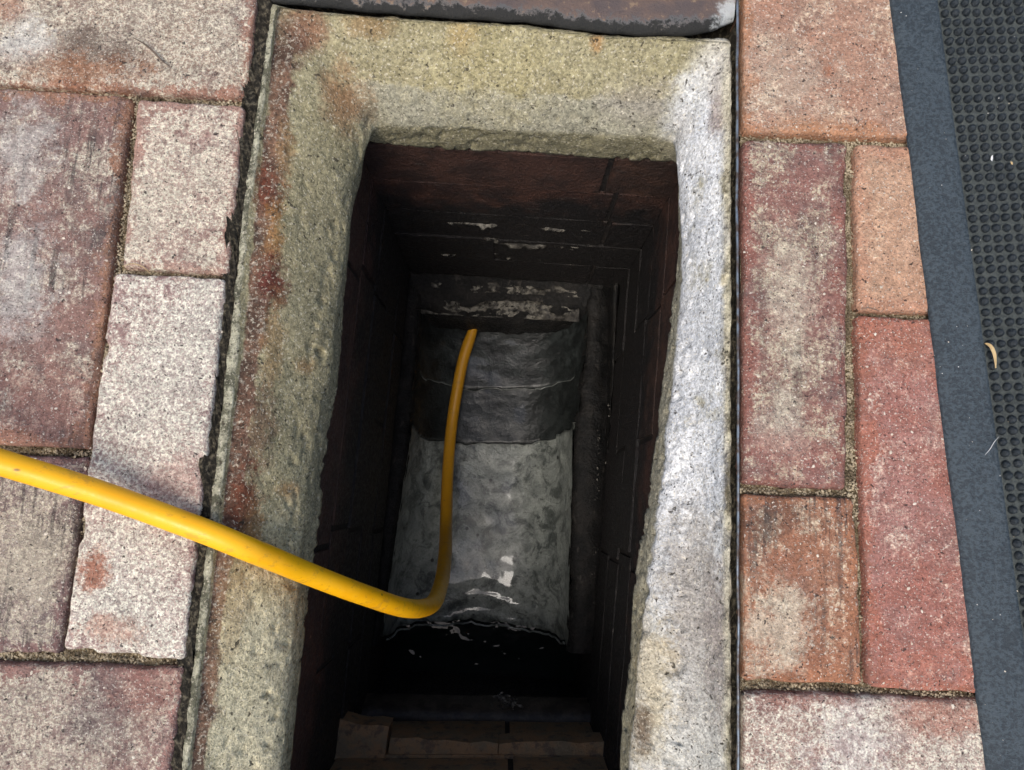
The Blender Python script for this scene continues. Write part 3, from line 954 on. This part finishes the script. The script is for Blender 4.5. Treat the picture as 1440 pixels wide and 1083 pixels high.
# wet ledge of crust behind the water, near wall foot
# ------------------------------------------------------------------ crumbs of pale mortar on ledges and walls
def flake_mesh(pts, smin, smax, seed, flat=.6, stretch=None):
    r = random.Random(seed)
    Vv, Fv = [], []
    for (p, sc_) in pts:
        s = r.uniform(smin, smax) * sc_
        a = r.uniform(0, 6.28)
        ex = Vector((math.cos(a), math.sin(a), r.uniform(-.4, .4))).normalized()
        if stretch is not None and r.random() < .8: ex = (Vector(stretch) + ex * .35).normalized()
        ez = Vector((r.uniform(-.4, .4), r.uniform(-.4, .4), 1)).normalized()
        ey = ez.cross(ex).normalized(); ez = ex.cross(ey)
        l = r.uniform(1, 2.4 if stretch is not None else 1.7)
        b = len(Vv)
        ring = 5
        ph = r.uniform(0, 6)
        for k in range(ring):
            an = ph + k * 6.283 / ring
            rr = s * r.uniform(.65, 1.15)
            Vv.append(p + ex * (math.cos(an) * rr * l) + ey * (math.sin(an) * rr))
        Vv.append(p + ez * s * flat); Vv.append(p - ez * s * flat)
        for k in range(ring):
            Fv.append((b + k, b + (k + 1) % ring, b + ring))
            Fv.append((b + (k + 1) % ring, b + k, b + ring + 1))
    return Vv, Fv
def chalk(name, c1, c2, rough=.9):
    t = NT(name)
    a, b = t.noise(350, 3, .6), t.noise(60, 3)
    c = t.mix(t.rng(b, .4, .6), c1, c2)
    if rough < .7: c = t.mix(t.rng(t.noise(170, 4, .7), .40, .56, .9, 0), c, (.012, .011, .010))
    return t.done(c, rough, t.bump(a, .7, .001), .25)
CRUST = chalk('pale_lime_crust', (.17, .16, .135), (.05, .046, .04), .6)
def crust_line(uv0, uv1, z0, z1, n, spread, seed, smin=.0012, smax=.004, gap=.45):
    r = random.Random(seed)
    a, b = at(*uv0, z0), at(*uv1, z1)
    d = (b - a).normalized()
    pts = []
    for _ in range(n):
        k = r.random()
        p = a.lerp(b, k)
        if mnoise.noise(p * 45 + Vector((seed, 0, 0))) < gap - .5: continue
        p += Vector((r.gauss(0, 1), r.gauss(0, 1), r.gauss(0, .5))) * spread
        pts.append((p, 1.0))
    Vv, Fv = flake_mesh(pts, smin, smax, seed, .5, d)
    o = mesh('mortar_crumbs', Vv, Fv, CRUST, chamber, False)
    o['kind'] = 'stuff'
    return o
def crust_ribbon(a, b, wdir, out, width, seed, rise=.007, bias=-.10, n=150, m=13):
    """old lime mortar smeared along a ledge; where it is thin it drops behind the surface"""
    Vv = []
    for i in range(n):
        p0 = a.lerp(b, i / (n - 1))
        for j in range(m):
            s_ = j / (m - 1) - .5
            p = p0 + wdir * (width * s_)
            q = Vector((p.x * (30 if abs(wdir.x) < .5 else 110), p.y * (110 if abs(wdir.y) > .5 else 30), p.z * 110)) + Vector((seed * 3, seed, 0))
            h = fbm(q, 4, .62) + bias - 1.1 * s_ * s_ - .5 * abs(2 * i / (n - 1) - 1) ** 6
            k = fbm(p * 300 + Vector((seed, 0, 0)), 3, .7) * .0022
            Vv.append(p + out * (max(-.004, min(rise, h * rise * 3)) + k))
    return mesh('mortar_smear', Vv, grid_faces(n, m), CRUST, chamber)
Zv, Yn = Vector((0, 0, 1)), Vector((0, -1, 0))
fw0, fw1 = WC['FL'], WC['FR']
def on_far(k, z, d=.0): 
    p = fw0.lerp(fw1, k); return Vector((p.x, p.y - d, z))
crust_ribbon(on_far(.12, -.262), on_far(.80, -.262), Zv, Yn, .012, 1, .005, -.12)
crust_ribbon(on_far(.20, -.312), on_far(.95, -.312), Zv, Yn, .030, 2, .005, -.14)
crust_ribbon(on_far(.10, -.36), on_far(.70, -.36), Zv, Yn, .014, 6, .005, -.18)
crust_ribbon(at(585, 396, -.451), at(840, 407, -.451), Vector((0, 1, 0)), Zv, .020, 3, .006, .02)
crust_ribbon(at(585, 424, -.459), at(815, 436, -.459), Vector((0, 1, 0)), Zv, .028, 4, .007, .03)
crust_ribbon(at(562, 455, -.458), at(528, 840, -.458), Vector((1, 0, 0)), Zv, .014, 5, .007, .02, 200)
crust_line((860, 520), (853, 700), -.435, -.435, 60, .0012, 6, .0004, .0010, .5)
crust_line((842, 600), (835, 860), -.448, -.448, 60, .0016, 7, .0004, .0010, .5)
crust_line((700, 985), (722, 990), -.418, -.418, 60, .004, 10, .0006, .0020, 0)

# ------------------------------------------------------------------ rusty brown slab beyond the far rim
def slab_material():
    t = NT('rust_brown_slab')
    e = t.attr('edge')
    a, b, d = t.noise(30, 5, .65), t.noise(120, 5, .7), t.noise(450, 3, .7)
    c = t.mix(t.rng(a, .38, .62), (.085, .066, .062), (.13, .088, .068))
    c = t.mix(t.rng(b, .58, .68, 0, .6), c, (.26, .185, .115))
    g = t.rng(t.add(e, t.mul(t.math('SUBTRACT', b, .5), .030)), .0065, .0095, 1, 0)
    c = t.mix(t.mul(g, .55), c, (.10, .115, .115))
    g2 = t.rng(t.add(e, t.mul(t.math('SUBTRACT', b, .5), .024)), .0045, .0070, 1, 0)
    c = t.mix(t.mul(g2, .95), c, (.012, .012, .010))
    c = t.mix(t.mul(t.blob(at(1026, 15), .012, wob=.5, squash=(1.5, .5, 1)), .7), c, (.50, .52, .50))
    return t.done(c, .75, t.bump(t.add(b, t.mul(d, .6)), .7, .002), .35)
edge_px = [(378, -2), (450, 4), (530, 11), (640, 19), (740, 26), (850, 39), (900, 43), (970, 43), (1005, 38), (1034, 24)]
Vv, Ea = [], []
nS = 120
rows = [(.012, -.022), (.006, -.012), (.0008, -.0075), (0, -.0050), (.0012, -.0030), (.003, -.0018), (.006, -.0006), (.010, 0), (.016, .0008), (.025, .001), (.05, .001), (.10, .001), (.15, .001)]
for i in range(nS):
    u = 378 + (1034 - 378) * i / (nS - 1)
    uu, vv_ = poly_at(edge_px, i / (nS - 1), 0)
    p = at(uu, vv_, 0)
    for (dy, z) in rows:
        q = p + Vector((0, dy, z))
        q.y += fbm(q * 60, 3) * .0018
        q.z += fbm(q * 50, 3) * .0015 + fbm(q * 250, 2) * .0005
        Vv.append(q); Ea.append(dy if z > -.006 else 0.0)
slab = mesh('slab', Vv, grid_faces(nS, len(rows)), slab_material(), None, True, at(706, -10, 0), {'edge': Ea})
tag(slab, 'dark rust brown slab with grey rounded edge beyond the far rim of the pit', 'slab')

# ------------------------------------------------------------------ yellow hose
def hose_material():
    t = NT('yellow_hose_plastic')
    a, b = t.noise(30, 4, .6), t.noise(240, 4, .7)
    c = t.mix(t.rng(a, .4, .6), (.88, .415, .004), (.91, .46, .006))
    c = t.mix(t.rng(t.noise(70, 5, .75, t.off(t.P, (0, 0, 0), (1, 2.2, 1))), .60, .72, 0, .5), c, (.36, .17, .02))
    v = t.vor(120, t.off(t.P, (2, 7, 1), (.6, 1.3, 1))); vr = t.new('ShaderNodeSeparateColor'); t.put(vr.inputs[0], v.outputs['Color'])
    c = t.mix(t.mul(t.rng(v.outputs['Distance'], .10, .22, 1, 0), t.rng(vr.outputs[0], .90, .92, 0, .8)), c, (.12, .08, .02))
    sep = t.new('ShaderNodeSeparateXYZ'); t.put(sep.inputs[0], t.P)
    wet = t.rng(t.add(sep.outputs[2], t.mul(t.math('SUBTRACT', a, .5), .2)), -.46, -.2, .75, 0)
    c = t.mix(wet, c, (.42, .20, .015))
    c = t.mix(t.rng(t.noise(150, 4, .75, t.off(t.P, (4, 0, 0), (.35, 1, 1))), .54, .66, 0, .36), c, (.34, .18, .04))
    return t.done(c, t.rng(b, .3, .7, .30, .48), t.bump(b, .12, .0006), .45)
hose_pts = [(-420, 525, .10), (-200, 590, .068), (0, 650, .040), (150, 697, .022), (255, 735, .0105), (300, 752, .0070), (340, 768.5, .0005), (383, 786, -.017), (425, 803.5, -.042), (510, 836, -.090), (570, 855, -.142), (602, 853, -.20), (619, 826, -.29), (626, 780, -.385), (627.5, 730, -.462), (630, 660, -.508), (635, 600, -.524), (643, 548, -.522), (653, 500, -.518), (663, 470, -.515), (671, 446, -.512)]
ctrl = [at(*p) for p in hose_pts]
def spline(pts, per=14):
    out = []
    for i in range(len(pts) - 1):
        p0 = pts[max(0, i - 1)]; p1 = pts[i]; p2 = pts[i + 1]; p3 = pts[min(len(pts) - 1, i + 2)]
        for j in range(per):
            t = j / per
            # centripetal-like tangents
            d0, d1, d2 = max(1e-6, (p1 - p0).length), (p2 - p1).length, max(1e-6, (p3 - p2).length)
            m1 = ((p2 - p1) / d1 * d0 + (p1 - p0) / d0 * d1) / (d0 + d1) * d1 if i > 0 else (p2 - p1)
            m2 = ((p3 - p2) / d2 * d1 + (p2 - p1) / d1 * d2) / (d1 + d2) * d1 if i < len(pts) - 2 else (p2 - p1)
            t2, t3 = t * t, t ** 3
            out.append(p1 * (2 * t3 - 3 * t2 + 1) + m1 * (t3 - 2 * t2 + t) + p2 * (-2 * t3 + 3 * t2) + m2 * (t3 - t2))
    out.append(pts[-1])
    return out
def tube(name, path, rad, mat, parent=None, sides=20, taper=None, closed=True):
    Vv, Fv = [], []
    up = Vector((0, 0, 1))
    n = len(path)
    prev = None
    for i, p in enumerate(path):
        tg = (path[min(n - 1, i + 1)] - path[max(0, i - 1)]).normalized()
        if prev is None:
            a = tg.cross(up)
            if a.length < .01: a = tg.cross(Vector((1, 0, 0)))
            a.normalize()
        else:
            a = (prev - tg * prev.dot(tg)).normalized()
        prev = a
        b = tg.cross(a)
        r = rad * (taper(i / (n - 1)) if taper else 1)
        for k in range(sides):
            an = 2 * math.pi * k / sides
            Vv.append(p + a * math.cos(an) * r + b * math.sin(an) * r)
    for i in range(n - 1):
        for k in range(sides):
            Fv.append((i * sides + k, i * sides + (k + 1) % sides, (i + 1) * sides + (k + 1) % sides, (i + 1) * sides + k))
    Fv.append(tuple(reversed(range(sides))))
    Fv.append(tuple((n - 1) * sides + k for k in range(sides)))
    return mesh(name, Vv, Fv, mat, parent, True, path[0])
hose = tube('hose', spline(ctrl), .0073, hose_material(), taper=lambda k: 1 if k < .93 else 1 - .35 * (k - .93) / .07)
rim = tube('channel_rim_glint', rim_path, .0012, WET1, chamber, 8)
for ch, nv_, k0, k1 in ((ch2, 24, 8, 53), (ch3, 26, 6, 54)):
    pth = [ch.data.vertices[(nv_ - 1) * 60 + i].co + world_loc(ch) + Vector((0, -.0006, .0002)) for i in range(k0, k1)]
    tube('channel_rim_glint', pth, .0009, RIMM, chamber, 6, taper=lambda k: .35 + .65 * abs(mnoise.noise(Vector((k * 9, 2, 3)))) * 2)  # pale strips standing in for wet glints along the channel edges
tag(hose, 'bright yellow hose crossing the left rim and dropping into the drain channel', 'hose')

# ------------------------------------------------------------------ studded rubber mat
def rubber(name, c1, c2, rough, sc_=500):
    t = NT(name)
    a, b = t.noise(sc_, 4, .7), t.noise(40, 4, .6)
    c = t.mix(t.rng(t.add(t.mul(a, .8), t.mul(b, .2)), .42, .58), c1, c2)
    v = t.vor(330); vr = t.new('ShaderNodeSeparateColor'); t.put(vr.inputs[0], v.outputs['Color'])
    c = t.mix(t.mul(t.rng(v.outputs['Distance'], .08, .16, 1, 0), t.rng(vr.outputs[0], .965, .975)), c, (.6, .58, .52))
    return t.done(c, rough, t.bump(a, .9, .0014), .45)
RB = rubber('rubber_border', (.018, .027, .034), (.042, .058, .069), .62, 420)
RBASE = rubber('rubber_base_dusty', (.036, .044, .043), (.062, .073, .070), .75)
RST = rubber('rubber_stud', (.010, .0145, .018), (.021, .028, .033), .40, 700)
mat_o = empty('rubber_mat', at(1500, 600, 0))
tag(mat_o, 'black rubber mat with rows of small round studs along the right side', 'mat')
m0, m1 = at(1225.5, -200, 0), at(1437, 1500, 0)          # outer left edge of the mat
ey = (m0 - m1).normalized(); ex = Vector((ey.y, -ey.x, 0))
ML = (m0 - m1).length; MW = .42
BW = at(1344, 541, .004).x - at(1317.5, 541, .0).x      # placeholder, refined just below
BW = .0292
# border: sloping strip of soft section
bvv = []
sect = [(0, -.0005), (.0004, .0012), (.0015, .0024), (.010, .0044), (.022, .0062), (BW - .003, .0070), (BW - .001, .0068), (BW, .0052), (BW + .0006, .0035)]
nB = 200
for i in range(nB):
    p = m1 + ey * (ML * i / (nB - 1))
    for (dx, z) in sect:
        q = p + ex * dx + Vector((0, 0, z))
        q += ex * (fbm(q * 12, 2) * .0010) if dx < .02 else Vector()
        q.z += fbm(q * 25, 2) * .0004
        bvv.append(q)
mesh('border', bvv, grid_faces(nB, len(sect)), RB, mat_o, True, m1 + ey * (ML / 2))
q0 = m1 + ex * (BW - .0005); q1 = m0 + ex * (BW - .0005)
zb = .0036
basev = []
nbx, nby = 30, 60
for i in range(nby):
    for j in range(nbx):
        q = q0.lerp(q1, i / (nby - 1)) + ex * ((MW - BW) * j / (nbx - 1)) + Vector((0, 0, zb))
        q.z += fbm(q * 10, 2) * .0006
        basev.append(q)
mesh('base', basev, grid_faces(nby, nbx), RBASE, mat_o)
# studs
def stud_verts():
    Vv, Fv = [], []
    rings = [(.0027, 0), (.0026, .0014), (.0021, .0030), (.0012, .0041)]
    S = 10
    for r, z in rings:
        for k in range(S):
            a = 6.2832 * k / S
            Vv.append(Vector((r * math.cos(a), r * math.sin(a), z)))
    Vv.append(Vector((0, 0, .0045)))
    for i in range(len(rings) - 1):
        for k in range(S):
            Fv.append((i * S + k, i * S + (k + 1) % S, (i + 1) * S + (k + 1) % S, (i + 1) * S + k))
    for k in range(S): Fv.append(((len(rings) - 1) * S + k, (len(rings) - 1) * S + (k + 1) % S, len(Vv) - 1))
    return Vv, Fv
SVx, SFx = stud_verts()
px_m = (at(1400, 541, 0) - at(1300, 541, 0)).length / 100
sxp, syp = 15.9 * px_m, 15.2 * px_m
spots = []
ny, nx_ = int(ML / syp), int((MW - BW - .004) / sxp)
for j in range(ny):
    for i in range(nx_):
        p = m1 + ey * (.003 + j * syp) + ex * (BW + .0045 + i * sxp)
        p += ex * rnd.gauss(0, .00018) + ey * rnd.gauss(0, .00018)
        u, v = px(p)
        vis = -6 < u < IW + 4 and -8 < v < IH + 8
        spots.append((0 if vis else 1, (u - 1440) ** 2 * 0 + abs(i) + abs(j - ny / 2) * .01, p))
spots.sort(key=lambda s: (s[0], s[1]))
first = None
rest = []
for n, (a, b, p) in enumerate(spots):
    p = p + Vector((0, 0, zb - .0004))
    if n < 300 and a == 0:
        if first is None:
            first = mesh('stud', [v + p for v in SVx], SFx, RST, mat_o, True, p)
        else:
            o = first.copy(); col.objects.link(o)
            o.parent = mat_o; o.location = p - world_loc(mat_o); o.rotation_euler = (rnd.gauss(0, .05), rnd.gauss(0, .05), rnd.uniform(0, 6))
            k_ = rnd.uniform(.92, 1.06); o.scale = (k_, k_, rnd.uniform(.85, 1.1))
    else:
        rest.append(p)
RV, RF = [], []
for p in rest:
    b = len(RV)
    RV.extend(tuple(v + p) for v in SVx)
    RF.extend(tuple(x + b for x in f) for f in SFx)
st = mesh('stud_field', RV, RF, RST, mat_o)
st['kind'] = 'stuff'
print('studs', len(spots), 'in view', sum(1 for s in spots if s[0] == 0))

# ------------------------------------------------------------------ loose bits
def wisp(name, pts, rad, mat, label, cat, taper=None, group=None):
    o = tube(name, spline([at(*p) for p in pts], 8), rad, mat, None, 7, taper or (lambda k: .35 + .65 * math.sin(math.pi * min(1, max(0, k)))))
    return tag(o, label, cat, group)
TWIG = chalk('dark_twig', (.10, .075, .055), (.16, .12, .09))
STRAW = chalk('dry_straw', (.52, .40, .22), (.42, .30, .15))
LINT = chalk('white_lint', (.7, .7, .68), (.6, .6, .58))
wisp('twig', [(187, 53, .002), (203, 62, .0035), (216, 73, .003), (228, 86, .002), (238, 93, .0018)], .0007, TWIG, 'thin dark curved twig lying on the top left brick', 'twig')
wisp('fibre', [(172, 375, .0012), (188, 371, .0025), (202, 376, .0015), (212, 386, .0012)], .0003, STRAW, 'fine straw fibre over the joint below the small left brick', 'fibre')
wisp('fibre', [(1210, 435, .0012), (1222, 433, .0022), (1235, 437, .0014)], .0003, TWIG, 'fine dark fibre in the joint beside the mat border', 'fibre')
wisp('fibre', [(1385, 640, .008), (1392, 632, .0085), (1398, 622, .009), (1405, 614, .008)], .00018, LINT, 'thin white fibre on the inner edge of the mat border', 'fibre')
# curled dry seed pod on the studs
pod_pts = spline([at(1384, 483, .0075), at(1390, 486, .0082), (at(1396, 496, .0090)), at(1398, 506, .0086), at(1399, 518, .0075)], 10)
Vv, Fv = [], []
n = len(pod_pts)
for i, p in enumerate(pod_pts):
    k = i / (n - 1)
    tg = (pod_pts[min(n - 1, i + 1)] - pod_pts[max(0, i - 1)]).normalized()
    a = tg.cross(Vector((0, 0, 1))).normalized()
    w = .0002 + .0011 * math.sin(math.pi * k ** .8)
    for s in (-1, -.5, 0, .5, 1):
        Vv.append(p + a * w * s + Vector((0, 0, .0012 * (s * s))))
Fv = grid_faces(n, 5)
pod = mesh('seed_pod', Vv, Fv, STRAW, None, True, pod_pts[0])
pod.modifiers.new('thick', 'SOLIDIFY').thickness = .0005
tag(pod, 'curled straw coloured dry seed pod lying on the mat studs', 'seed pod')
def chip_thing(name, u, v, z, s, mat, label, cat, stretch=None):
    Vv, Fv = flake_mesh([(at(u, v, z), 1)], s, s, int(u), .5, stretch)
    return tag(mesh(name, Vv, Fv, mat, None, False, at(u, v, z)), label, cat)
chip_thing('straw_bit', 1423, 229, .0075, .0011, STRAW, 'tiny straw chip on the studs near the right edge', 'debris', (.4, 1, 0))
chip_thing('lint', 1395, 222, .0075, .0012, LINT, 'small white tuft of lint on the upper mat studs', 'lint', (-.6, 1, 0))

# ------------------------------------------------------------------ grit: loose sand in the joints, crumbs over the bricks
GR1 = chalk('pale_grit', (.46, .39, .27), (.16, .125, .08))
GR2 = chalk('white_crumb', (.66, .60, .50), (.54, .47, .37))
r = random.Random(21)
joints = [((-10, 116), (346, 142)), ((188, 136), (126, 632)), ((-10, 630), (126, 638)), ((126, 632), (84, 918)), ((-10, 922), (256, 934)), ((166, 378), (320, 388)), ((155, 380), (128, 640)),
          ((1044, 189), (1300, 200)), ((1198, 200), (1200, 440)), ((1200, 440), (1216, 966)), ((1206, 440), (1320, 446)), ((1044, 689), (1208, 696)), ((1044, 966), (1380, 984)), ((1199, 200), (1200, 690))]
pts1 = []
for (a, b) in joints:
    A, B = at(*a, 0), at(*b, 0)
    L = (B - A).length
    d = (B - A) / L
    nrm = Vector((-d.y, d.x, 0))
    for _ in range(int(L * 3200)):
        k = r.random()
        p = A.lerp(B, k) + nrm * r.gauss(0, .0013)
        p.z = -.0085 + r.random() * .0035
        pts1.append((p, 1))
Vv, Fv = flake_mesh(pts1, .00025, .0009, 5, .8)
tag(mesh('joint_grit', Vv, Fv, GR1, None, False), 'pale sandy grit filling the joints between the paving bricks', 'grit', kind='stuff')
from mathutils.bvhtree import BVHTree
pts2 = []
quads = [[at(u, v, 0) for u, v in q] for q, *_ in bricks]
bvhs = []
for ob in brick_objs:
    wlv = world_loc(ob)
    bvhs.append(BVHTree.FromPolygons([tuple(v.co + wlv) for v in ob.data.vertices], [tuple(p.vertices) for p in ob.data.polygons]))
for q, bv_ in zip(quads, bvhs):
    area = (q[1] - q[0]).length * (q[3] - q[0]).length
    for _ in range(int(area * 9000)):
        s, t_ = r.random(), r.random()
        if mnoise.noise(Vector((s * 9, t_ * 9, area * 900))) + r.uniform(-.5, .5) < -.05: continue
        p = q[0].lerp(q[1], s).lerp(q[3].lerp(q[2], s), t_)
        hit = bv_.ray_cast(Vector((p.x, p.y, .05)), Vector((0, 0, -1)))
        if hit[0] is None or hit[0].z < -.006: continue
        pts2.append((hit[0] + Vector((0, 0, .0001)), 1))
Vv, Fv = flake_mesh([(p, r.random() ** 2.2 + .25) for p, _ in pts2], .0006, .0011, 6, .3)
tag(mesh('brick_crumbs', Vv, Fv, GR2, None, False), 'tiny pale crumbs scattered over the brick faces', 'crumbs', kind='stuff')

pts3 = []
for _ in range(45):
    u, v = r.uniform(1255, 1440), r.uniform(0, 1083)
    if u < 1252 + .1247 * v: continue
    onb = u < 1320 + .1247 * v
    pts3.append((at(u, v, .0071 if onb else .0042), .4 + r.random() ** 3 * 1.2))
Vv, Fv = flake_mesh(pts3, .00025, .0006, 9, .5)
tag(mesh('mat_dust', Vv, Fv, GR2, None, False), 'tiny pale specks of dust and grit on the rubber mat', 'dust', kind='stuff')
